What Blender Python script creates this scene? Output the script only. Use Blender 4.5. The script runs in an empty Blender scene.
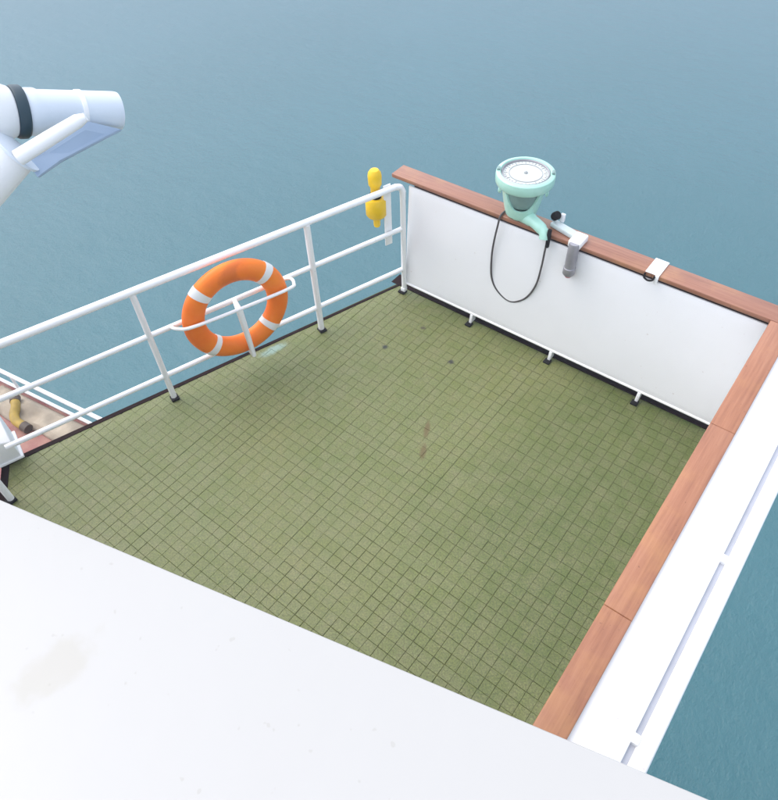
import bpy, bmesh, math, random
from mathutils import Vector, Matrix, noise
random.seed(7)
S = bpy.context.scene
COL = S.collection

# ------------------------------------------------------------------ camera
CAM = Vector((2.6338, -3.4354, 3.63565))
RIGHT = Vector((0.791985, 0.609782, -0.030414))
UP = Vector((-0.445716, 0.611503, 0.653760))
FWD = Vector((-0.417249, 0.504212, -0.756091))
cd = bpy.data.cameras.new('camera')
cd.sensor_fit = 'HORIZONTAL'; cd.sensor_width = 36.0
cd.lens = 36.0 * 675.17 / 778.0
cd.clip_start = 0.05; cd.clip_end = 20000
cam = bpy.data.objects.new('camera', cd); COL.objects.link(cam)
M = Matrix.Identity(4)
for i in range(3):
    M[i][0] = RIGHT[i]; M[i][1] = UP[i]; M[i][2] = -FWD[i]; M[i][3] = CAM[i]
cam.matrix_world = M
S.camera = cam

# ------------------------------------------------------------------ sky, sun, exposure
SUN_EL, SUN_AZ = math.radians(56), math.radians(256)      # azimuth clockwise from +Y
w = bpy.data.worlds.new('World'); S.world = w; w.use_nodes = True
wn = w.node_tree.nodes; wl = w.node_tree.links
bg = wn['Background']
sky = wn.new('ShaderNodeTexSky'); sky.sky_type = 'NISHITA'; sky.sun_disc = False
sky.sun_elevation = SUN_EL; sky.sun_rotation = SUN_AZ
sky.air_density = 1.0; sky.dust_density = 2.6; sky.ozone_density = 1.0; sky.altitude = 0
hs = wn.new('ShaderNodeHueSaturation'); hs.inputs['Saturation'].default_value = 0.62
wl.new(sky.outputs[0], hs.inputs['Color']); wl.new(hs.outputs[0], bg.inputs['Color'])
bg.inputs['Strength'].default_value = 0.15
sd = bpy.data.lights.new('sun', 'SUN'); sd.energy = 1.0; sd.angle = math.radians(165); sd.color = (1.0, 0.985, 0.96)
so = bpy.data.objects.new('sun', sd); COL.objects.link(so)
sdir = Vector((math.sin(SUN_AZ) * math.cos(SUN_EL), math.cos(SUN_AZ) * math.cos(SUN_EL), math.sin(SUN_EL)))
so.rotation_euler = sdir.to_track_quat('Z', 'Y').to_euler(); so.location = sdir * 60
S.view_settings.view_transform = 'Standard'; S.view_settings.look = 'None'
S.view_settings.exposure = 1.10; S.view_settings.gamma = 1.0

# ------------------------------------------------------------------ helpers
def V(*a): return Vector(a)

def wloc(o):
    p = Vector((0, 0, 0))
    while o is not None:
        p += o.location; o = o.parent
    return p

def obj(name, bm, mat, parent=None, smooth=True, loc=None):
    """link a bmesh (built in world coordinates) as one mesh object"""
    off = wloc(parent) if parent else Vector((0, 0, 0))
    if parent is None and loc is not None: off = Vector(loc)
    bmesh.ops.translate(bm, verts=bm.verts, vec=-off)
    bmesh.ops.recalc_face_normals(bm, faces=bm.faces)
    me = bpy.data.meshes.new(name); bm.to_mesh(me); bm.free()
    me.materials.append(mat)
    if smooth:
        me.polygons.foreach_set('use_smooth', [True] * len(me.polygons))
        me.set_sharp_from_angle(angle=math.radians(38))
    o = bpy.data.objects.new(name, me); COL.objects.link(o)
    if parent: o.parent = parent
    elif loc is not None: o.location = loc
    return o

def tag(o, label=None, cat=None, group=None, kind=None):
    if label: o['label'] = label
    if cat: o['category'] = cat
    if group: o['group'] = group
    if kind: o['kind'] = kind
    return o

def thing(name, loc, label, cat):
    o = bpy.data.objects.new(name, None); COL.objects.link(o)
    o.location = loc; o.empty_display_size = 0.1
    return tag(o, label, cat)

def bevel(bm, geom_faces, w_, seg=2):
    es = list({e for f in geom_faces for e in f.edges})
    bmesh.ops.bevel(bm, geom=es, offset=w_, segments=seg, affect='EDGES', profile=0.5)

def hexa(bm, pts, bev=0.0, seg=2):
    """8 corners: bottom loop then top loop"""
    v = [bm.verts.new(p) for p in pts]
    fs = [bm.faces.new([v[i] for i in q]) for q in ((0,3,2,1),(4,5,6,7),(0,1,5,4),(1,2,6,5),(2,3,7,6),(3,0,4,7))]
    if bev: bevel(bm, fs, bev, seg)

def box(bm, c, d, bev=0.0, ax=None, seg=2):
    c = Vector(c); X, Y, Z = ax if ax else (V(1,0,0), V(0,1,0), V(0,0,1))
    h = [x / 2 for x in d]
    pts = []
    for z in (-1, 1):
        for x, y in ((-1,-1),(1,-1),(1,1),(-1,1)):
            pts.append(c + X*(x*h[0]) + Y*(y*h[1]) + Z*(z*h[2]))
    hexa(bm, pts, bev, seg)

def prism(bm, poly, vec, bev=0.0):
    a = [bm.verts.new(p) for p in poly]; vec = Vector(vec)
    b = [bm.verts.new(Vector(p) + vec) for p in poly]
    n = len(a); fs = [bm.faces.new(a), bm.faces.new(b[::-1])]
    for i in range(n): fs.append(bm.faces.new((a[i], b[i], b[(i+1) % n], a[(i+1) % n])))
    if bev: bevel(bm, fs, bev)

def smooth_path(pts, n=8):
    pts = [Vector(p) for p in pts]; out = []
    P = [pts[0]*2 - pts[1]] + pts + [pts[-1]*2 - pts[-2]]
    for i in range(1, len(P) - 2):
        for k in range(n):
            t = k / n; a, b, c, d = P[i-1], P[i], P[i+1], P[i+2]
            out.append(0.5*((2*b) + (c-a)*t + (2*a-5*b+4*c-d)*t*t + (3*b-a-3*c+d)*t**3))
    out.append(pts[-1]); return out

def tube(bm, pts, r, seg=12, caps=True, closed=False):
    pts = [Vector(p) for p in pts]; n = len(pts)
    rs = r if isinstance(r, (list, tuple)) else [r]*n
    rings = []; prev = None
    for i, p in enumerate(pts):
        if closed: t = pts[(i+1) % n] - pts[i-1]
        elif i == 0: t = pts[1] - p
        elif i == n-1: t = p - pts[i-1]
        else: t = (pts[i+1]-p).normalized() + (p-pts[i-1]).normalized()
        t.normalize()
        if prev is None:
            a = V(0,0,1) if abs(t.z) < 0.9 else V(1,0,0)
            u = t.cross(a).normalized()
        else:
            u = (prev - t*prev.dot(t)).normalized()
        prev = u; v = t.cross(u)
        k = 1.0
        if 0 < i < n-1 and not closed:
            c = (pts[i+1]-p).normalized().dot((p-pts[i-1]).normalized())
            k = 1.0 / max(0.6, math.sqrt(max(0.0, (1+c)/2)))
        rings.append([bm.verts.new(p + (u*math.cos(2*math.pi*j/seg) + v*math.sin(2*math.pi*j/seg))*rs[i]*k) for j in range(seg)])
    m = n if closed else n-1
    for i in range(m):
        A, B = rings[i], rings[(i+1) % n]
        for j in range(seg): bm.faces.new((A[j], A[(j+1) % seg], B[(j+1) % seg], B[j]))
    if caps and not closed:
        bm.faces.new(rings[0][::-1]); bm.faces.new(rings[-1])

def lathe(bm, prof, c, axis=(0,0,1), seg=40):
    """profile of (radius, height) turned about axis through c"""
    c = Vector(c); Z = Vector(axis).normalized()
    X = Z.cross(V(0,1,0) if abs(Z.y) < 0.9 else V(1,0,0)).normalized(); Y = Z.cross(X)
    rings = []
    for r, h in prof:
        if r < 1e-6: rings.append([bm.verts.new(c + Z*h)])
        else: rings.append([bm.verts.new(c + Z*h + (X*math.cos(2*math.pi*j/seg)+Y*math.sin(2*math.pi*j/seg))*r) for j in range(seg)])
    for A, B in zip(rings, rings[1:]):
        for j in range(seg):
            k = (j+1) % seg
            if len(A) == 1 and len(B) == 1: continue
            if len(A) == 1: bm.faces.new((A[0], B[k], B[j]))
            elif len(B) == 1: bm.faces.new((A[j], A[k], B[0]))
            else: bm.faces.new((A[j], A[k], B[k], B[j]))

BM = bmesh.new

# ------------------------------------------------------------------ materials
class Mat:
    def __init__(s, name):
        s.m = bpy.data.materials.new(name); s.m.use_nodes = True
        s.nt = s.m.node_tree; s.n = s.nt.nodes; s.b = s.n['Principled BSDF']
    def new(s, t, **kw):
        nd = s.n.new(t)
        for k, v in kw.items(): setattr(nd, k, v)
        return nd
    def link(s, a, b): s.nt.links.new(a, b)
    def set(s, **kw):
        for k, v in kw.items(): s.b.inputs[k.replace('_', ' ')].default_value = v
    def noise(s, scale, detail=3, rough=0.55, coord='Object', mscale=None, loc=None):
        nz = s.new('ShaderNodeTexNoise'); nz.inputs['Scale'].default_value = scale
        nz.inputs['Detail'].default_value = detail; nz.inputs['Roughness'].default_value = rough
        if coord == 'World':
            src = s.new('ShaderNodeNewGeometry').outputs['Position']
        else: src = s.new('ShaderNodeTexCoord').outputs[coord]
        if mscale or loc:
            mp = s.new('ShaderNodeMapping')
            if mscale: mp.inputs['Scale'].default_value = mscale
            if loc: mp.inputs['Location'].default_value = loc
            s.link(src, mp.inputs['Vector']); src = mp.outputs[0]
        s.link(src, nz.inputs['Vector'])
        return nz.outputs['Fac']
    def ramp(s, fac, stops, interp='LINEAR'):
        r = s.new('ShaderNodeValToRGB'); cr = r.color_ramp; cr.interpolation = interp
        while len(cr.elements) < len(stops): cr.elements.new(0.5)
        for e, (p, c) in zip(cr.elements, stops):
            e.position = p; e.color = (c[0], c[1], c[2], 1) if not isinstance(c, (int, float)) else (c, c, c, 1)
        s.link(fac, r.inputs[0]); return r.outputs['Color']
    def mix(s, fac, a, b, mode='MIX'):
        x = s.new('ShaderNodeMix', data_type='RGBA', blend_type=mode)
        for sock, v in ((x.inputs[0], fac), (x.inputs[6], a), (x.inputs[7], b)):
            if isinstance(v, (int, float)): sock.default_value = v
            elif isinstance(v, tuple): sock.default_value = (v[0], v[1], v[2], 1)
            else: s.link(v, sock)
        return x.outputs[2]
    def math(s, op, a, b=None, c=None):
        x = s.new('ShaderNodeMath', operation=op)
        for i, v in enumerate((a, b, c)):
            if v is None: continue
            if isinstance(v, (int, float)): x.inputs[i].default_value = v
            else: s.link(v, x.inputs[i])
        return x.outputs[0]
    def spot(s, p, rx, ry, coord='World', wob=0.0, rot=0.0):
        """1 inside a soft elliptical patch at p, 0 outside"""
        src = s.new('ShaderNodeNewGeometry').outputs['Position'] if coord == 'World' else s.new('ShaderNodeTexCoord').outputs[coord]
        mp = s.new('ShaderNodeMapping'); mp.vector_type = 'TEXTURE'
        mp.inputs['Location'].default_value = p; mp.inputs['Rotation'].default_value = (0, 0, rot)
        mp.inputs['Scale'].default_value = (rx, ry, max(rx, ry))
        s.link(src, mp.inputs['Vector'])
        ln = s.new('ShaderNodeVectorMath', operation='LENGTH'); s.link(mp.outputs[0], ln.inputs[0])
        d = ln.outputs['Value']
        if wob: d = s.math('ADD', d, s.math('MULTIPLY', s.math('SUBTRACT', s.noise(3.0/max(rx, ry), 3, coord=coord), 0.5), wob))
        r = s.new('ShaderNodeMapRange'); r.interpolation_type = 'SMOOTHSTEP'
        r.inputs['From Min'].default_value = 1.0; r.inputs['From Max'].default_value = 0.35
        s.link(d, r.inputs['Value']); return r.outputs[0]
    def bump(s, h, strength=0.2, dist=0.01):
        b = s.new('ShaderNodeBump'); b.inputs['Strength'].default_value = strength; b.inputs['Distance'].default_value = dist
        s.link(h, b.inputs['Height']); s.link(b.outputs[0], s.b.inputs['Normal']); return b
    def color(s, c): s.link(c, s.b.inputs['Base Color'])

def white_paint(name, base=(0.86, 0.86, 0.86), rough=0.38, grime=0.08, rust=0.0):
    m = Mat(name)
    g = m.noise(2.3, 5, 0.6, 'World')
    c = m.mix(m.math('MULTIPLY', m.ramp(g, [(0.45, 0.0), (0.75, 1.0)]), grime), base, (0.45, 0.43, 0.38))
    if rust:
        sp = m.ramp(m.noise(38, 2, 0.5, 'World'), [(0.735, 0.0), (0.77, 1.0)])
        c = m.mix(m.math('MULTIPLY', sp, rust), c, (0.30, 0.16, 0.08))
    m.color(c)
    m.link(m.math('ADD', m.math('MULTIPLY', m.noise(14, 3, coord='World'), 0.25), rough - 0.12), m.b.inputs['Roughness'])
    m.bump(m.noise(5, 4, coord='World'), 0.12, 0.012)
    return m

PAINT = white_paint('white_paint', rust=0.35).m
BULWARK_PAINT = white_paint('bulwark_paint', base=(0.845, 0.845, 0.86), grime=0.05, rust=0.25).m

def roof_paint():
    m = white_paint('roof_paint', base=(0.475, 0.467, 0.448), grime=0.05)
    c = m.b.inputs['Base Color'].links[0].from_socket
    st = m.spot((1.66, -3.50, 2.1), 0.07, 0.13, wob=1.2, rot=-0.1)
    c = m.mix(m.math('MULTIPLY', st, 0.30), c, (0.38, 0.35, 0.27))
    st = m.spot((2.56, -3.72, 2.1), 0.035, 0.03, wob=0.7)
    c = m.mix(m.math('MULTIPLY', st, 0.35), c, (0.3, 0.3, 0.3))
    sp = m.ramp(m.noise(46, 1, 0.5, 'World'), [(0.76, 0.0), (0.79, 1.0)])
    c = m.mix(m.math('MULTIPLY', sp, 0.22), c, (0.3, 0.27, 0.22))
    m.color(c); return m.m
ROOF_PAINT = roof_paint()

def plain(name, col, rough=0.5, metal=0.0, var=0.25, scale=9, bump=0.08, coat=0.0):
    m = Mat(name)
    d = tuple(x*(1-var) for x in col)
    m.color(m.mix(m.ramp(m.noise(scale, 4, coord='Object'), [(0.3, 0.0), (0.7, 1.0)]), d, col))
    m.set(Roughness=rough, Metallic=metal, Coat_Weight=coat)
    m.bump(m.noise(scale*6, 3, coord='Object'), bump, 0.004)
    return m.m
BLACK = plain('black_rubber', (0.018, 0.016, 0.016), 0.6)
MAROON = plain('dark_margin_maroon', (0.022, 0.008, 0.007), 0.75, var=0.5, scale=5)
CAP_GAP = plain('cap_gap_shadow', (0.045, 0.020, 0.010), 0.6)  # dark brown stands in for the shadow line beneath the cap
GROOVE = plain('groove_shade_grey', (0.46, 0.48, 0.54), 0.5, var=0.1)  # shaded side of the ledge step, put into the colour
TURQ = plain('turquoise_enamel', (0.44, 0.74, 0.62), 0.32, var=0.10, coat=0.2)
TEAL_GREY = plain('bowl_grey', (0.22, 0.33, 0.31), 0.4, var=0.2)
DIAL = plain('dial_card', (0.58, 0.62, 0.60), 0.35, var=0.05)
DIAL_INK = plain('dial_ink', (0.36, 0.38, 0.38), 0.5, var=0.1)
STEEL = plain('grey_steel', (0.36, 0.35, 0.38), 0.38, metal=0.35, var=0.3)
for _m in (BLACK, MAROON):
    _m.node_tree.nodes['Principled BSDF'].inputs['Specular IOR Level'].default_value = 0.12
CABLE = plain('cable_sheath', (0.085, 0.075, 0.075), 0.55, var=0.3)
PINK = plain('red_cap', (0.55, 0.16, 0.20), 0.5, var=0.2)
YELLOW = plain('yellow_plastic', (0.90, 0.57, 0.008), 0.38, var=0.12)
BARREL = plain('barrel_paint', (0.70, 0.76, 0.83), 0.4, var=0.06)
DARK_BAND = plain('dark_teal_band', (0.02, 0.05, 0.07), 0.45)
LIGHT_WHITE = plain('lamp_white', (0.87, 0.87, 0.87), 0.35, var=0.04)

def orange_mat():
    m = Mat('lifebuoy_orange')
    c = m.mix(m.ramp(m.noise(6, 4), [(0.35, 0.0), (0.7, 1.0)]), (0.88, 0.17, 0.006), (0.93, 0.235, 0.012))
    # worn dark mark near the top of the ring
    st = m.spot((0.04, 0.0, 0.315), 0.034, 0.2, coord='Object', wob=1.4)
    c = m.mix(m.math('MULTIPLY', st, 0.4), c, (0.40, 0.07, 0.012))
    m.color(c); m.set(Roughness=0.5)
    m.bump(m.noise(60, 3), 0.15, 0.003); return m.m
ORANGE = orange_mat()
BAND = plain('reflective_band', (0.80, 0.80, 0.79), 0.45, var=0.06)

def wood(name, axis):
    m = Mat(name)
    ms = (1.2, 26, 26) if axis == 'x' else (26, 1.2, 26)
    info = m.new('ShaderNodeObjectInfo')
    g = m.noise(2.2, 6, 0.65, 'World', ms)
    c = m.ramp(g, [(0.25, (0.23, 0.095, 0.058)), (0.5, (0.325, 0.145, 0.090)), (0.75, (0.395, 0.195, 0.128))])
    t = m.ramp(info.outputs['Random'], [(0.0, (0.90, 0.87, 0.85)), (1.0, (1.05, 1.05, 1.03))])
    c = m.mix(1.0, c, t, 'MULTIPLY')
    pt = m.ramp(m.noise(3.5, 4, 0.6, 'World'), [(0.52, 0.0), (0.70, 1.0)])
    c = m.mix(m.math('MULTIPLY', pt, 0.28), c, (0.50, 0.27, 0.11))
    sp = m.ramp(m.noise(60, 2, 0.5, 'World'), [(0.70, 0.0), (0.76, 1.0)])
    c = m.mix(m.math('MULTIPLY', sp, 0.6), c, (0.10, 0.035, 0.02))
    if axis == 'y': c = m.mix(1.0, c, (1.12, 1.05, 0.88), 'MULTIPLY')
    m.color(c); m.set(Roughness=0.42, Coat_Weight=0.15, Coat_Roughness=0.3)
    m.bump(g, 0.25, 0.004); return m.m
WOOD_X = wood('varnished_wood_across', 'x'); WOOD_Y = wood('varnished_wood_along', 'y')

PITCH = 0.0690
TX0, TY0 = 2.55, 0.038            # tile grid origin (right, back)
def deck_tile_mat():
    m = Mat('green_deck_tile')
    pos = m.new('ShaderNodeNewGeometry').outputs['Position']
    sn = m.new('ShaderNodeVectorMath', operation='SUBTRACT'); m.link(pos, sn.inputs[0]); sn.inputs[1].default_value = (TX0, TY0, 0)
    sc = m.new('ShaderNodeVectorMath', operation='SCALE'); m.link(sn.outputs[0], sc.inputs[0]); sc.inputs['Scale'].default_value = 1/PITCH
    fl = m.new('ShaderNodeVectorMath', operation='FLOOR'); m.link(sc.outputs[0], fl.inputs[0])
    ml = m.new('ShaderNodeVectorMath', operation='MULTIPLY'); m.link(fl.outputs[0], ml.inputs[0]); ml.inputs[1].default_value = (1, 1, 0)
    wn_ = m.new('ShaderNodeTexWhiteNoise', noise_dimensions='3D'); m.link(ml.outputs[0], wn_.inputs[0])
    rnd = wn_.outputs['Value']
    big = m.noise(1.1, 5, 0.6, 'World')
    c = m.mix(m.ramp(big, [(0.32, 0.0), (0.68, 1.0)]), (0.110, 0.140, 0.028), (0.156, 0.168, 0.050))
    c = m.mix(m.math('MULTIPLY', rnd, 0.42), c, (0.158, 0.178, 0.072))
    # darker, greener patch at far right: bulwark shade painted into the tile colour
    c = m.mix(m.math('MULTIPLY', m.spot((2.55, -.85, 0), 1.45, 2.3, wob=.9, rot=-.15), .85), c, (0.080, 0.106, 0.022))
    wear = m.ramp(m.noise(9, 6, 0.7, 'World'), [(0.42, 0.0), (0.72, 1.0)])
    c = m.mix(m.math('MULTIPLY', wear, 0.45), c, (0.205, 0.185, 0.100))
    grain = m.ramp(m.noise(95, 3, 0.8, 'World'), [(0.3, 0.55), (0.5, 1.0), (0.70, 1.5)])
    mot = m.ramp(m.noise(26, 3, 0.7, 'World'), [(0.35, 0.0), (0.5, 0.0), (0.68, 1.0)])
    c = m.mix(m.math('MULTIPLY', mot, 0.30), c, (0.098, 0.132, 0.034))
    c = m.mix(1.0, c, grain, 'MULTIPLY')
    for p, r1, r2, a, col in (((1.00, -1.07, 0), .028, .095, .8, (.11, .07, .018)), ((1.09, -1.24, 0), .030, .09, .75, (.11, .07, .018)),
                              ((.276, -.605, 0), .03, .03, .9, (.015, .02, .02)), ((.773, -.442, 0), .03, .03, .9, (.015, .015, .02)),
                              ((.388, -.264, 0), .03, .022, .8, (.03, .02, .01))):
        c = m.mix(m.math('MULTIPLY', m.spot(p, r1, r2, wob=0.8, rot=0.48), a), c, col)
    c = m.mix(m.math('MULTIPLY', m.spot((-.40, -1.13, 0), .05, .15, wob=0.8, rot=-0.3), 0.55), c, (.27, .43, .42))
    m.color(c); m.set(Roughness=0.48)
    m.bump(m.noise(120, 3, coord='World'), 0.35, 0.003); return m.m
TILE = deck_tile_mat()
DECK_BASE = plain('deck_screed', (0.110, 0.120, 0.032), 0.8, var=0.4, scale=4)

def sea_mat():
    m = Mat('sea_water')
    c = m.mix(m.ramp(m.noise(0.06, 4, 0.6, 'World'), [(0.3, 0.0), (0.7, 1.0)]), (0.024, 0.124, 0.138), (0.031, 0.140, 0.160))
    m.color(c); m.set(Roughness=0.22, IOR=1.33, Specular_IOR_Level=1.0)
    h = m.math('ADD', m.math('MULTIPLY', m.noise(0.7, 3, 0.5, 'World', (1, 1.7, 1)), 0.55),
               m.math('ADD', m.math('MULTIPLY', m.noise(3.0, 4, 0.65, 'World', (1.4, 1, 1)), 0.28), m.math('MULTIPLY', m.noise(11.0, 4, 0.75, 'World'), 0.17)))
    m.bump(h, 0.62, 0.32); return m.m
SEA = sea_mat()

# ------------------------------------------------------------------ sea
bm = BM()
r0 = [bm.verts.new((0, 0, -14))]
prev = None
for R in (30, 120, 600, 3000):
    ring = [bm.verts.new((R*math.cos(2*math.pi*j/48), R*math.sin(2*math.pi*j/48), -14)) for j in range(48)]
    for j in range(48):
        k = (j+1) % 48
        if prev is None: bm.faces.new((r0[0], ring[j], ring[k]))
        else: bm.faces.new((prev[j], ring[j], ring[k], prev[k]))
    prev = ring
tag(obj('sea', bm, SEA, smooth=False, loc=(0, 0, -14.0)), kind='structure')

# ------------------------------------------------------------------ rail frame (slanting left side)
RU = V(-0.318964, -0.947767, 0); RN = V(0.947767, -0.318964, 0); Z = V(0, 0, 1)
def rp(s, n, z): return RU*s + RN*n + Z*z

# ------------------------------------------------------------------ deck
def clip_poly(poly, a, b):
    """keep the part of poly left of a->b"""
    out = []
    e = (b[0]-a[0], b[1]-a[1])
    side = lambda p: e[0]*(p[1]-a[1]) - e[1]*(p[0]-a[0])
    for i, p in enumerate(poly):
        q = poly[(i+1) % len(poly)]; sp, sq = side(p), side(q)
        if sp >= 0: out.append(p)
        if (sp > 0 > sq) or (sp < 0 < sq):
            t = sp/(sp-sq); out.append((p[0]+(q[0]-p[0])*t, p[1]+(q[1]-p[1])*t))
    return out
def area(poly):
    return 0.5*sum(poly[i][0]*poly[(i+1) % len(poly)][1]-poly[(i+1) % len(poly)][0]*poly[i][1] for i in range(len(poly)))
NE = -0.080                                         # tiles end here outboard of the rail
k0 = (TY0 - (RN*NE).y)/RU.y
c_back = RN*NE + RU*k0; c_left = rp(3.16, NE, 0)
DECK = [(2.56, TY0), (c_back.x, TY0), (c_left.x, c_left.y), (-0.80, -3.17), (0.65, -4.2), (2.56, -4.2)]
bm = BM()
hull_pts = [(2.62, 0.155), (rp(-.12, -.114, 0).x, 0.155), (rp(3.2, -.114, 0).x, rp(3.2, -.114, 0).y), (-0.828, -3.206), (0.64, -4.25), (2.62, -4.25)]

prism(bm, [V(x, y, -0.16) for x, y in hull_pts], (0, 0, 0.1562))
deck = tag(obj('deck', bm, DECK_BASE, smooth=False), kind='structure')
# near-black maroon margin strips outside the tiles
bm = BM()
prism(bm, [V(x, y, -0.003) for x, y in ((c_back.x, TY0), (rp(3.17, NE, 0).x, rp(3.17, NE, 0).y), (rp(3.2, -.1185, 0).x, rp(3.2, -.1185, 0).y), (rp(-.06, -.1185, 0).x, TY0))][::-1], (0, 0, 0.007))
obj('margin_strip', bm, MAROON, deck, smooth=False)
bm = BM()
prism(bm, [V(x, y, -0.003) for x, y in ((2.56, TY0+.004), (-0.156, TY0+.004), (-0.156, 0.158), (2.56, 0.158))][::-1], (0, 0, 0.006))
obj('margin_strip', bm, MAROON, deck, smooth=False)
bm = BM()
a, b = c_left, V(-0.80, -3.17, 0)
prism(bm, [V(a.x, a.y, -.003), V(-0.80, -3.17, -.003), V(-0.83, -3.209, -.003), V(rp(3.199, -.117, 0).x, rp(3.199, -.117, 0).y, -.003)], (0, 0, 0.007))
obj('margin_strip', bm, MAROON, deck, smooth=False)

# tiles: regular pieces share meshes; edge pieces are cut to the deck outline
TH = 0.007
def tile_bm(bm, poly, cx, cy, z0=-0.0042, z1=0.0):
    n = len(poly); bt, md, tp = [], [], []
    for x, y in poly:
        dx, dy = x-cx, y-cy; L = math.hypot(dx, dy) or 1
        bt.append(bm.verts.new((x, y, z0)))
        md.append(bm.verts.new((x, y, z1-0.0008)))
        tp.append(bm.verts.new((x-dx/L*0.0020, y-dy/L*0.0020, z1)))
    for A, B in ((bt, md), (md, tp)):
        for i in range(n): bm.faces.new((A[i], A[(i+1) % n], B[(i+1) % n], B[i]))
    bm.faces.new(tp)
rt = random.Random(3)
gx = [rt.choice((.0005, .0006, .0008, .0012, .0021)) for _ in range(70)]; gy = [rt.choice((.0005, .0006, .0008, .0011, .0019)) for _ in range(70)]
tiles = []
for i in range(56):
    for j in range(64):
        x1 = TX0 - i*PITCH; x0 = x1-PITCH; y1 = TY0 - j*PITCH; y0 = y1-PITCH
        q = [(x0+gx[i], y0+gy[j]), (x1-gx[i]*0.6, y0+gy[j]), (x1-gx[i]*0.6, y1-gy[j]*0.6), (x0+gx[i], y1-gy[j]*0.6)]
        full = True; p = q
        for k in range(len(DECK)):
            p = clip_poly(p, DECK[k], DECK[(k+1) % len(DECK)])
            if len(p) < 3: break
        if len(p) < 3 or area(p) < 0.0006: continue
        full = abs(area(p)-area(q)) < 1e-7
        cx = sum(v[0] for v in p)/len(p); cy = sum(v[1] for v in p)/len(p)
        tiles.append((full, p, cx, cy))
def in_sight(cx, cy):
    # not under the roof overhang as seen from the roof, nor tucked below the right bulwark
    d = Vector((cx, cy, 0)) - CAM; t = (2.1-CAM.z)/d.z; h = CAM + d*t
    if h.y < -3.31 + 0.257*(h.x-1.18): return False
    t = (1.0-CAM.z)/d.z; h = CAM + d*t
    return h.x < 2.55
vis = sorted([t for t in tiles if in_sight(t[2], t[3])], key=lambda t: (Vector((t[2], t[3], 0))-CAM).length)
single = set(id(t) for t in vis[:300])
shared = []
for v in range(6):
    b2 = BM(); h = (PITCH - 0.0036 + (v % 3)*0.0012)/2
    tile_bm(b2, [(-h, -h), (h, -h), (h, h), (-h, h)], 0, 0, z1=(v-2.5)*0.0003)
    bmesh.ops.recalc_face_normals(b2, faces=b2.faces)
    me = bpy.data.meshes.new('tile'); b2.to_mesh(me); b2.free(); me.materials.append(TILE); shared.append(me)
bulk = BM()
for t in tiles:
    full, p, cx, cy = t
    if id(t) in single:
        if full:
            o = bpy.data.objects.new('tile', rt.choice(shared)); COL.objects.link(o)
            o.location = (cx + rt.uniform(-.0006, .0006), cy + rt.uniform(-.0006, .0006), 0); o.rotation_euler.z = rt.uniform(-.010, .010)
            o.parent = deck
        else:
            b2 = BM(); tile_bm(b2, [(x-cx, y-cy) for x, y in p], 0, 0)
            bmesh.ops.recalc_face_normals(b2, faces=b2.faces)
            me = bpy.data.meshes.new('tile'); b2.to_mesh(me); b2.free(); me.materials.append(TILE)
            o = bpy.data.objects.new('tile', me); COL.objects.link(o); o.location = (cx, cy, 0); o.parent = deck
    else:
        tile_bm(bulk, p, cx, cy, z1=rt.uniform(-.0008, .0008))
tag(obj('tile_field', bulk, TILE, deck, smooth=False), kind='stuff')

# ------------------------------------------------------------------ back bulwark with wooden cap
bw = thing('bulwark', (1.25, 0.05, 0), 'white steel bulwark panel across the far end of the green deck, wooden cap on top', 'bulwark')
def wy(z): return 0.010 + 0.062*(z-0.09)/0.86
bm = BM()
hexa(bm, [V(0.012, wy(.09), .09), V(2.585, wy(.09), .09), V(2.585, wy(.09)+.012, .09), V(0.012, wy(.09)+.012, .09),
          V(0.012, wy(.945), .945), V(2.585, wy(.945), .945), V(2.585, wy(.945)+.012, .945), V(0.012, wy(.945)+.012, .945)], 0.003)
# shallow buckling of thin plate
bmesh.ops.subdivide_edges(bm, edges=[e for e in bm.edges if e.calc_length() > 0.5], cuts=14, use_grid_fill=True)
for v in bm.verts:
    k = noise.noise(V(v.co.x*1.7, v.co.z*2.0, 3.1))
    e = min(1, max(0, min(v.co.z-.10, .92-v.co.z)/.1))
    v.co.y += k*0.006*e
obj('panel', bm, BULWARK_PAINT, bw)
bm = BM(); tube(bm, [V(0.02, .013, .092), V(2.585, .013, .092)], 0.011, 10); obj('lower_bead', bm, PAINT, bw)
bm = BM(); box(bm, (1.30, .130, .950), (2.50, .085, .044)); obj('cap_gap_shade_strip', bm, CAP_GAP, bw, smooth=False)  # dark strip added to draw the shadowed gap under the cap
bm = BM(); box(bm, (1.30, .178, .52), (2.56, .010, .90), 0.002); obj('outer_plate', bm, BULWARK_PAINT, bw)
for x in (0.66, 1.35, 2.035):
    bm = BM()
    prism(bm, [V(x-.011, -.016, 0.012), V(x-.011, .05, 0.012), V(x-.011, .05, .088), V(x-.011, -.002, .088)], (.022, 0, 0), 0.003)
    br = obj('bracket', bm, PAINT, bw)
    bm = BM(); box(bm, (x-.002, -.025, .008), (.05, .05, .014), .004); obj('foot', bm, BLACK, br)
edges = [-0.135, 0.80, 1.853, 2.668]
for x0, x1 in zip(edges, edges[1:]):
    bm = BM(); box(bm, ((x0+x1)/2, .132, .985), (x1-x0-.0003, .146, .030), 0.005, seg=3)
    obj('cap_plank', bm, WOOD_X, bw)

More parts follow.
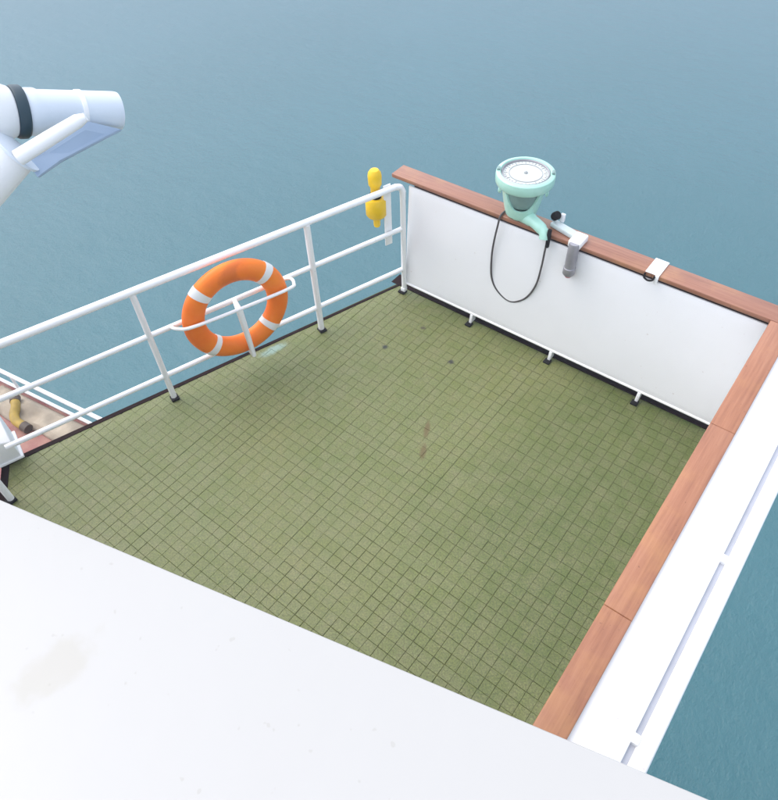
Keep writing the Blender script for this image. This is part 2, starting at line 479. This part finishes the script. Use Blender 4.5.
# ------------------------------------------------------------------ right bulwark with cap and deflector
rb = thing('bulwark', (2.61, -2.0, 0), 'long white bulwark on the right with reddish wooden cap and broad white outer ledge', 'bulwark')
bm = BM(); box(bm, (2.606, -2.10, .48), (.012, 4.26, .95), .002); obj('panel', bm, BULWARK_PAINT, rb)
edges = [0.056, -0.86, -2.03, -3.2, -4.2]
for y0, y1 in zip(edges, edges[1:]):
    bm = BM(); box(bm, (2.6105, (y0+y1)/2, .981), (.122, abs(y1-y0)-.0003, .038), 0.006, seg=3)
    obj('cap_plank', bm, WOOD_Y, rb)
bm = BM(); hexa(bm, [V(2.6125, -4.2, .935), V(2.860, -4.2, .915), V(2.860, .10, .915), V(2.6125, .10, .935),
                     V(2.6125, -4.2, .986), V(2.860, -4.2, .940), V(2.860, .10, .940), V(2.6125, .10, .986)], .004)
obj('ledge', bm, PAINT, rb)
bm = BM(); box(bm, (2.9155, -2.05, .903), (.066, 4.3, .075), .014, seg=3); obj('lip', bm, PAINT, rb)
bm = BM(); box(bm, (2.8712, -2.05, .905), (.0222, 4.3, .03)); obj('groove', bm, GROOVE, rb, smooth=False)
for y in (-3.3, -2.40, -1.5, -0.6):
    bm = BM(); box(bm, (2.8712, y, .924), (.032, .040, .036), .004); obj('tab', bm, PAINT, rb)

# white strap clip over the far cap
cl = thing('strap_clip', (1.853, .13, 1.0), 'small white metal clip strapped over the far wooden cap right of the compass', 'clip')
bm = BM(); box(bm, (1.853, .132, 1.0045), (.088, .158, .006), .002); obj('strap', bm, PAINT, cl)
bm = BM(); box(bm, (1.885, .053, .972), (.024, .006, .062), .002); obj('tongue', bm, PAINT, cl)
bm = BM(); tube(bm, smooth_path([V(1.812, .052, .995), V(1.814, .040, .972), V(1.842, .036, .962), V(1.868, .040, .972), V(1.872, .052, .995)], 5), .006, 8); obj('eye', bm, BLACK, cl)

# ------------------------------------------------------------------ slanting railing
rl = thing('railing', rp(1.5, 0, 0), 'white three bar pipe railing slanting along the left side of the deck', 'railing')
TOPZ, MIDZ, LOWZ = 0.985, 0.614, 0.233
bm = BM(); tube(bm, [V(.006, .004, .05)] + [V(.006, .004, .88)] + smooth_path([V(.006, .004, .93), rp(.012, 0, .968), rp(.055, 0, TOPZ)], 6) + [rp(3.45, 0, TOPZ)], [.021]*2 + [.023]*13 + [.0268], 14)
obj('top_rail', bm, PAINT, rl)
bm = BM(); tube(bm, [rp(.0, 0, MIDZ), rp(3.45, 0, MIDZ)], .0185, 12); obj('mid_rail', bm, PAINT, rl)
bm = BM(); tube(bm, [rp(.0, 0, LOWZ), rp(3.10, 0, LOWZ)], .0185, 12); obj('lower_rail', bm, PAINT, rl)
def foot(x, par):
    bm = BM(); box(bm, x + RN*.012 + Z*.010, (.058, .062, .016), .004, (RU, RN, Z)); obj('foot', bm, BLACK, par)
for s, z1, r in ((.784, TOPZ, .0235), (2.013, TOPZ, .0205)):
    bm = BM(); tube(bm, [rp(s, 0.004, .012), rp(s, 0.004, z1-.012)], r, 14); p = obj('post', bm, PAINT, rl); foot(rp(s, 0, 0), p)
bm = BM(); box(bm, (.006, .0, .030), (.040, .040, .040), .004); p = obj('post', bm, PAINT, rl)
bm = BM(); box(bm, (.0, -.012, .010), (.060, .055, .016), .004); obj('foot', bm, BLACK, p)
# lifebuoy cradle: front hoop, strut, hook leg
N1 = 0.168
bm = BM()
tube(bm, smooth_path([rp(1.03, .0, MIDZ), rp(.985, .05, .635), rp(1.000, .13, .654), rp(1.06, N1, .658), rp(1.43, N1, .664), rp(1.76, N1, .682), rp(1.845, .13, .684), rp(1.865, .05, .65), rp(1.84, 0, MIDZ)], 6), .0118, 10)
hp = obj('lifebuoy_cradle', bm, PAINT, rl)
bm = BM(); tube(bm, [rp(1.40, 0, .615), rp(1.432, N1, .655), rp(1.412, N1, .225), rp(1.405, .10, .195), rp(1.40, .0, LOWZ)], .0145, 10); obj('hook_leg', bm, PAINT, hp)
# plate that carries the smoke float
bm = BM(); box(bm, rp(.108, -.028, .755), (.062, .010, .51), .003, (RU, RN, Z)); pl = obj('bracket_plate', bm, PAINT, rl)
bm = BM(); tube(bm, [rp(.13, -.03, .86), rp(.165, -.075, .86)], .012, 8); obj('pin', bm, PAINT, pl)

# ------------------------------------------------------------------ lifebuoy
LC = rp(1.424, .088, .606)
lb = thing('lifebuoy', LC, 'orange lifebuoy ring with four white bands held in the left railing', 'lifebuoy')
ex, ey = -RU, Z
def ring_surface(bm, a0, a1, R, rw, rd, nseg, closed, grow=0.0, m=18):
    rings = []
    cnt = nseg if closed else nseg+1
    for i in range(cnt):
        a = a0 + (a1-a0)*i/nseg
        rad = ex*math.cos(a) + ey*math.sin(a)
        ring = []
        for j in range(m):
            b = 2*math.pi*j/m
            ring.append(bm.verts.new(LC + rad*(R + (rw+grow)*math.cos(b)) + RN*((rd+grow)*math.sin(b))))
        rings.append(ring)
    for i in range(nseg):
        A, B = rings[i], rings[(i+1) % cnt]
        for j in range(m): bm.faces.new((A[j], A[(j+1) % m], B[(j+1) % m], B[j]))
    if not closed:
        bm.faces.new(rings[0][::-1]); bm.faces.new(rings[-1])
bm = BM(); ring_surface(bm, 0, 2*math.pi, .307, .076, .056, 72, True)
body = obj('ring_body', bm, ORANGE, lb)
for a in (41, 132, 223, 312):
    a = math.radians(a)
    bm = BM(); ring_surface(bm, a-.085, a+.085, .307, .076, .056, 6, False, .0028)
    obj('white_band', bm, BAND, lb)

# ------------------------------------------------------------------ smoke float with lamp
SB = rp(.170, -.085, 0)
sf = thing('smoke_float', SB + Z*.64, 'yellow lifebuoy light and smoke float clipped outside the railing near the corner', 'marker light')
bm = BM(); lathe(bm, [(0, .66), (.022, .66), (.026, .672), (.027, .735), (.066, .752), (.078, .770), (.078, .888), (.066, .905), (0, .905)], SB, seg=28); obj('body', bm, YELLOW, sf)
bm = BM(); lathe(bm, [(.030, .904), (.042, .907), (.042, .936), (.030, .942), (.0, .942)], SB, seg=24); obj('collar', bm, BLACK, sf)
bm = BM(); lathe(bm, [(.034, .940), (.036, .99), (.048, 1.01), (.050, 1.075), (.046, 1.10), (.030, 1.122), (0, 1.128)], SB, seg=28); obj('lamp_dome', bm, YELLOW, sf)

# ------------------------------------------------------------------ bearing compass repeater on the cap
GB = V(.893, .132, 1.0)
gy_ = thing('bearing_compass', GB, 'pale turquoise bearing compass with round white dial standing on the far cap', 'compass')
C_ = CAM - GB; C_.z = 0; C_.normalize(); X_ = V(-C_.y, C_.x, 0)        # the open side of the fork faces the wheelhouse
bm = BM(); lathe(bm, [(.128, .232), (.158, .240), (.180, .250), (.188, .262), (.190, .300), (.187, .318), (.178, .326), (.162, .328), (.157, .322), (.155, .308)], GB, seg=56); obj('outer_ring', bm, TURQ, gy_)
bm = BM(); lathe(bm, [(.1545, .306), (.1545, .320), (.148, .324), (.143, .319), (.143, .308)], GB, seg=56); obj('bezel', bm, STEEL, gy_)
bm = BM(); lathe(bm, [(.144, .304), (.144, .3115), (.0, .3135)], GB, seg=48); dl = obj('dial', bm, DIAL, gy_)
bm = BM(); lathe(bm, [(.108, .3125), (.108, .3152), (.103, .3153), (.103, .3125)], GB, seg=48)
for k in range(36):
    a = 2*math.pi*k/36; L = .022 if k % 3 == 0 else .012
    d = V(math.cos(a), math.sin(a), 0); t = V(-d.y, d.x, 0)
    box(bm, GB + d*(.137-L/2) + Z*.3135, (L, .003, .0028), 0, (d, t, Z))
obj('degree_marks', bm, DIAL_INK, dl)
bm = BM(); lathe(bm, [(.012, .312), (.012, .321), (.006, .326), (0, .326)], GB, seg=16); obj('pivot', bm, DIAL_INK, dl)
for sgn in (-1, 1):
    bm = BM(); box(bm, GB + X_*(sgn*.172) + Z*.332, (.020, .036, .016), .003, (X_, C_, Z)); obj('sight_block', bm, TEAL_GREY, gy_)
bm = BM(); lathe(bm, [(.122, .236), (.120, .17), (.106, .115), (.07, .085), (0, .078)], GB, seg=40); obj('bowl', bm, TEAL_GREY, gy_)
# fork: tapered shell with a U opening front and back
bm = BM(); NA, NZ = 96, 10; lo, ou = [], []
for i in range(NA):
    a = 2*math.pi*i/NA; da = min(abs(a), abs(a-math.pi), abs(a-2*math.pi))
    k = min(1.0, da/math.radians(52)); z1 = .098 + .137*k**3.2
    d = C_*math.cos(a) + X_*math.sin(a)
    ci, co = [], []
    for j in range(NZ+1):
        z = .030 + (z1-.030)*j/NZ; r = .100 + .045*((z-.03)/.205)**0.8
        ci.append(bm.verts.new(GB + d*(r-.016) + Z*z)); co.append(bm.verts.new(GB + d*r + Z*z))
    lo.append(ci); ou.append(co)
for i in range(NA):
    k = (i+1) % NA
    for j in range(NZ):
        bm.faces.new((ou[i][j], ou[k][j], ou[k][j+1], ou[i][j+1])); bm.faces.new((lo[i][j], lo[i][j+1], lo[k][j+1], lo[k][j]))
    bm.faces.new((ou[i][NZ], ou[k][NZ], lo[k][NZ], lo[i][NZ])); bm.faces.new((ou[i][0], lo[i][0], lo[k][0], ou[k][0]))
obj('fork', bm, TURQ, gy_)
for sgn in (-1, 1):
    bm = BM(); lathe(bm, [(0, .0), (.024, .0), (.024, .014), (.017, .020), (0, .020)], GB + X_*(sgn*.142) + Z*.185, axis=X_*sgn, seg=16); obj('trunnion', bm, TURQ, gy_)
bm = BM(); lathe(bm, [(0, .0), (.066, .0), (.070, .010), (.084, .022), (.097, .034), (0, .036)], GB, seg=36); obj('pedestal', bm, TURQ, gy_)
bm = BM(); tube(bm, smooth_path([GB + V(.03, -.03, .03), GB + V(.11, -.05, .036), GB + V(.19, -.072, .022), GB + V(.232, -.088, .0), GB + V(.240, -.100, -.030)], 5), [.044]*6+[.038]*6+[.034]*9, 14); obj('bracket_arm', bm, TURQ, gy_)
bm = BM(); box(bm, (1.163, .034, .985), (.024, .022, .135), .004); obj('clamp', bm, BLACK, gy_)
bm = BM(); tube(bm, smooth_path([V(.795, .105, 1.015), V(.790, .050, 1.0), V(.786, .035, .93), V(.772, .036, .82), V(.764, .036, .68), V(.778, .036, .50), V(.84, .034, .395), V(.955, .033, .350), V(1.065, .034, .43), V(1.130, .034, .58), V(1.148, .036, .75), V(1.153, .034, .88), V(1.158, .030, .93)], 7), .0068, 8)
obj('cable', bm, CABLE, gy_)

# holder with hanging tube beside the compass
hd = thing('tube_holder', (1.29, .10, 1.0), 'grey tube with red tip hanging from a pale bracket just right of the compass', 'holder')
bm = BM(); box(bm, (1.235, .132, 1.018), (.235, .060, .032), .008, (V(.97, -.24, 0), V(.24, .97, 0), Z)); obj('bracket_arm', bm, plain('pale_grey_enamel', (.62, .70, .70), .35, var=.12), hd)
bm = BM(); box(bm, (1.345, .078, 1.018), (.086, .125, .050), .012); obj('clamp_block', bm, LIGHT_WHITE, hd)
bm = BM(); lathe(bm, [(0, .0), (.034, .0), (.040, .010), (.040, .055), (.036, .06), (.036, .225), (.032, .245), (0, .245)], (1.348, .022, .790), seg=22); obj('tube', bm, STEEL, hd)
bm = BM(); lathe(bm, [(0, -.012), (.020, -.012), (.026, .0), (.026, .012)], (1.348, .022, .783), seg=18); obj('tip', bm, PINK, hd)
bm = BM(); tube(bm, [V(1.125, .168, 1.03), V(1.125, .168, 1.075)], .008, 8); obj('stem', bm, STEEL, hd)
bm = BM(); lathe(bm, [(0, 0), (.024, 0), (.028, .01), (.028, .042), (.022, .05), (0, .05)], (1.118, .163, 1.06), axis=(.6, -.2, .6), seg=18); obj('knob', bm, BLACK, hd)
bm = BM(); box(bm, (1.172, .185, 1.062), (.030, .022, .058), .005); obj('lug', bm, LIGHT_WHITE, hd)

# ------------------------------------------------------------------ near left corner: end stanchion and steel box
es = thing('stanchion', (-.817, -3.117, 0), 'white stanchion on a black foot at the left edge above the white roof', 'stanchion')
bm = BM(); tube(bm, [V(-.817, -3.117, .012), V(-.817, -3.117, .95)] + smooth_path([V(-.817, -3.117, .96), V(-.80, -3.13, 1.0), V(-.74, -3.175, 1.01)], 5) + [V(0.0, -3.73, 1.01)], .022, 12); obj('pipe', bm, PAINT, es)
bm = BM(); box(bm, (-.812, -3.122, .010), (.058, .058, .016), .004); obj('foot', bm, BLACK, es)
jb = thing('steel_box', rp(3.25, -.12, .05), 'white steel box at the left frame edge where the lower rail ends', 'box')
bm = BM(); hexa(bm, [rp(3.065, -.06, .05), rp(3.40, -.06, .05), rp(3.40, -.30, .05), rp(3.065, -.30, .05),
                     rp(3.065, -.06, .20), rp(3.40, -.06, .34), rp(3.40, -.30, .34), rp(3.065, -.30, .34)], .008); obj('casing', bm, PAINT, jb)
bm = BM(); hexa(bm, [rp(3.05, -.05, .034), rp(3.42, -.05, .034), rp(3.42, -.31, .034), rp(3.05, -.31, .034),
                     rp(3.05, -.05, .052), rp(3.42, -.05, .052), rp(3.42, -.31, .052), rp(3.05, -.31, .052)], .003); obj('flange', bm, PAINT, jb)

# ------------------------------------------------------------------ lower deck, seen through the railing
LZ = -2.2
def le(x): return -1.94 + 0.156*(x+4.0)
def lower_mat():
    m = Mat('red_lead_deck')
    c = m.mix(m.ramp(m.noise(3.2, 5, 0.65, 'World'), [(.38, 0.0), (.68, 1.0)]), (.26, .085, .075), (.36, .19, .14))
    m.color(c); m.set(Roughness=.6); m.bump(m.noise(30, 3, coord='World'), .3, .006); return m.m
bm = BM(); prism(bm, [V(x, y, LZ-.1) for x, y in ((-9, le(-9)), (-9, -14), (2.2, -14), (2.2, le(2.2)))], (0, 0, .1))
tag(obj('lower_deck', bm, lower_mat(), smooth=False), kind='structure')
lr = thing('railing', (-3.0, le(-3), LZ), 'white double bar railing on the lower deck, glimpsed at far left below the slanting rail', 'railing')
dn = V(.156, -1, 0).normalized()
for z, r, nm in ((.27, .024, 'top_rail'), (.05, .020, 'lower_rail')):
    bm = BM(); tube(bm, [V(-8.9, le(-8.9)-.03, LZ+z), V(2.0, le(2.0)-.03, LZ+z)], r, 10); obj(nm, bm, PAINT, lr)
for x in (-7.0, -5.6, -4.2, -2.83, -1.4, 0.0, 1.4):
    bm = BM(); tube(bm, [V(x, le(x)-.03, LZ), V(x, le(x)-.03, LZ+.27)], .018, 8); obj('post', bm, PAINT, lr)
# crumpled canvas by the edge
bm = BM(); nx, ny = 46, 16
gv = [[None]*(ny+1) for _ in range(nx+1)]
for i in range(nx+1):
    for j in range(ny+1):
        x = -4.45 + 1.75*i/nx; t = j/ny
        y = le(x) - .07 - t*(.34 + .05*noise.noise(V(x*3, 1, 0)) + .10*(x+4)*-.3)
        edge = min(1, 5*min(t, 1-t), 8*min(i/nx, 1-i/nx))
        h = .012 + edge*(.05 + .05*noise.noise(V(x*4.5, y*7, 2)) + .03*abs(noise.noise(V(x*11, y*9, 5))))
        gv[i][j] = bm.verts.new((x, y, LZ + max(.006, h)))
for i in range(nx):
    for j in range(ny): bm.faces.new((gv[i][j], gv[i+1][j], gv[i+1][j+1], gv[i][j+1]))
cv = obj('canvas_sheet', bm, plain('tan_canvas', (.44, .37, .28), .85, var=.35, scale=5, bump=.3), loc=(-3.6, le(-3.6)-.2, LZ))
sol = cv.modifiers.new('thickness', 'SOLIDIFY'); sol.thickness = .004
tag(cv, 'crumpled tan canvas sheet on the lower deck beside its white railing', 'canvas sheet')
COUPLING = plain('brown_coupling', (.10, .07, .05), .6)
hz = thing('hose', (-3.85, -2.25, LZ), 'short bent yellow hose with dark ends lying on the lower deck', 'hose')
hpts = [V(-3.98, -2.16, LZ+.10), V(-3.90, -2.20, LZ+.10), V(-3.83, -2.27, LZ+.09), V(-3.74, -2.31, LZ+.08), V(-3.62, -2.30, LZ+.07)]
bm = BM(); tube(bm, smooth_path(hpts, 5), .052, 12); obj('hose_body', bm, plain('yellow_hose', (.48, .32, .05), .6, var=.45), hz)
for a, b in ((hpts[-1], V(-3.54, -2.29, LZ+.06)), (hpts[0], V(-4.04, -2.12, LZ+.10))):
    bm = BM(); tube(bm, [a, b], .058, 12); obj('coupling', bm, COUPLING, hz)

# ------------------------------------------------------------------ ship below (support trunk and hull)
sh = thing('ship_side', (0, -8, -14), 'white ship side below the decks', 'ship')
bm = BM(); box(bm, (1.3, -2.6, -1.23), (1.9, 3.2, 2.13), .02); obj('wing_support', bm, PAINT, sh)
bm = BM(); prism(bm, [V(x, y, -14.5) for x, y in ((-8.95, le(-8.95)-.05), (-8.95, -13.9), (2.15, -13.9), (2.15, le(2.15)-.05))], (0, 0, 12.19)); obj('hull_plating', bm, PAINT, sh, smooth=False)

# ------------------------------------------------------------------ wheelhouse with the white roof in the foreground
wh = thing('wheelhouse', (1.0, -5.5, 0), 'broad flat white wheelhouse roof filling the bottom of the picture', 'wheelhouse')
d = V(1, .257, 0).normalized(); n_ = V(-d.y, d.x, 0)
E0 = V(1.18, -3.31, 0)
A = E0 - d*5.5; B = E0 + d*2.45
bm = BM()
prism(bm, [V(p.x, p.y, 2.03) for p in (A, B, B - n_*4.5, A - n_*4.5)], (0, 0, .07), .009)
obj('roof', bm, ROOF_PAINT, wh)
bm = BM()
wa = A - n_*1.1 + d*.3; wb = B - n_*1.1 - d*1.0
prism(bm, [V(p.x, p.y, -2.19) for p in (wa, wb, wb - n_*3.2, wa - n_*3.2)], (0, 0, 4.216)); obj('wall', bm, PAINT, wh, smooth=False)

# ------------------------------------------------------------------ searchlight, upper left
def px(x, y, depth=1.8):                       # design points of the lamp, used only to lay out its own parts
    return CAM + (FWD + RIGHT*((x-389)/675.17) - UP*((y-400)/675.17))*depth
c0 = px(24, 112); c1 = px(118, 111, 1.95); ax = (c1-c0).normalized(); L = (c1-c0).length
sl = thing('searchlight', px(-10, 200), 'white searchlight with dark band and pale grey barrel reaching in at upper left', 'searchlight')
bm = BM(); lathe(bm, [(0, .004), (.040, .004), (.058, .0), (.060, .01), (.060, .03), (.056, .04), (.052, L-.01), (.050, L), (0, L+.002)], c0, axis=ax, seg=44); obj('barrel', bm, BARREL, sl)
bm = BM(); prism(bm, [px(88, 121, 1.84), px(121, 129, 1.93), px(60, 160, 1.80), px(37, 177, 1.77), px(26, 160, 1.76)], FWD*.012, .002); obj('web_plate', bm, plain('web_paint', (.38, .48, .62), .5, var=.06), sl)
bm = BM(); lathe(bm, [(.050, -.030), (.064, -.028), (.067, -.022), (.067, -.004), (.063, .001), (.05, .001)], c0, axis=ax, seg=44); obj('band', bm, DARK_BAND, sl)
bm = BM(); lathe(bm, [(.0535, L*.55), (.0565, L*.555), (.0565, L*.60), (.0535, L*.605)], c0, axis=ax, seg=44); obj('clamp_ring', bm, LIGHT_WHITE, sl)
bm = BM(); lathe(bm, [(0, -.029), (.060, -.029), (.064, -.034), (.082, -.09), (.100, -.17), (.098, -.24), (.07, -.28), (0, -.29)], c0, axis=ax, seg=44); obj('housing', bm, LIGHT_WHITE, sl)
bm = BM(); tube(bm, [px(18, 158, 1.70), px(50, 138, 1.70), px(78, 121, 1.70), px(86, 117, 1.70)], [.020, .0185, .0165, .010], 16); obj('stay_rod', bm, LIGHT_WHITE, sl)
bm = BM(); tube(bm, [px(14, 150, 1.74), px(-20, 185, 1.76), px(-70, 235, 1.80)], [.058, .066, .07], 24); obj('mount', bm, LIGHT_WHITE, sl)
bm = BM(); lathe(bm, [(0, 0), (.064, 0), (.066, .004), (.066, .008), (0, .012)], px(15, 152, 1.74), axis=(px(14, 150, 1.74)-px(-20, 185, 1.76)), seg=32); obj('flange', bm, BARREL, sl)
bm = BM(); tube(bm, smooth_path([px(-70, 235, 1.80), px(-150, 290, 1.86), px(-230, 420, 1.95)], 6) + [V(-.9, -3.95, 2.45), V(-.9, -3.95, 2.10)], .055, 20); obj('arm', bm, LIGHT_WHITE, sl)

# ------------------------------------------------------------------ sea haze
bm = BM(); box(bm, (0, 0, -4.9), (6400, 6400, 20.2))
hm = bpy.data.materials.new('sea_haze'); hm.use_nodes = True; hn = hm.node_tree
hn.nodes.remove(hn.nodes['Principled BSDF'])
pv = hn.nodes.new('ShaderNodeVolumePrincipled'); pv.inputs['Color'].default_value = (0.72, 0.84, 1.0, 1)
pv.inputs['Density'].default_value = 0.0055
hn.links.new(pv.outputs[0], hn.nodes['Material Output'].inputs['Volume'])
tag(obj('haze', bm, hm, smooth=False), kind='stuff')
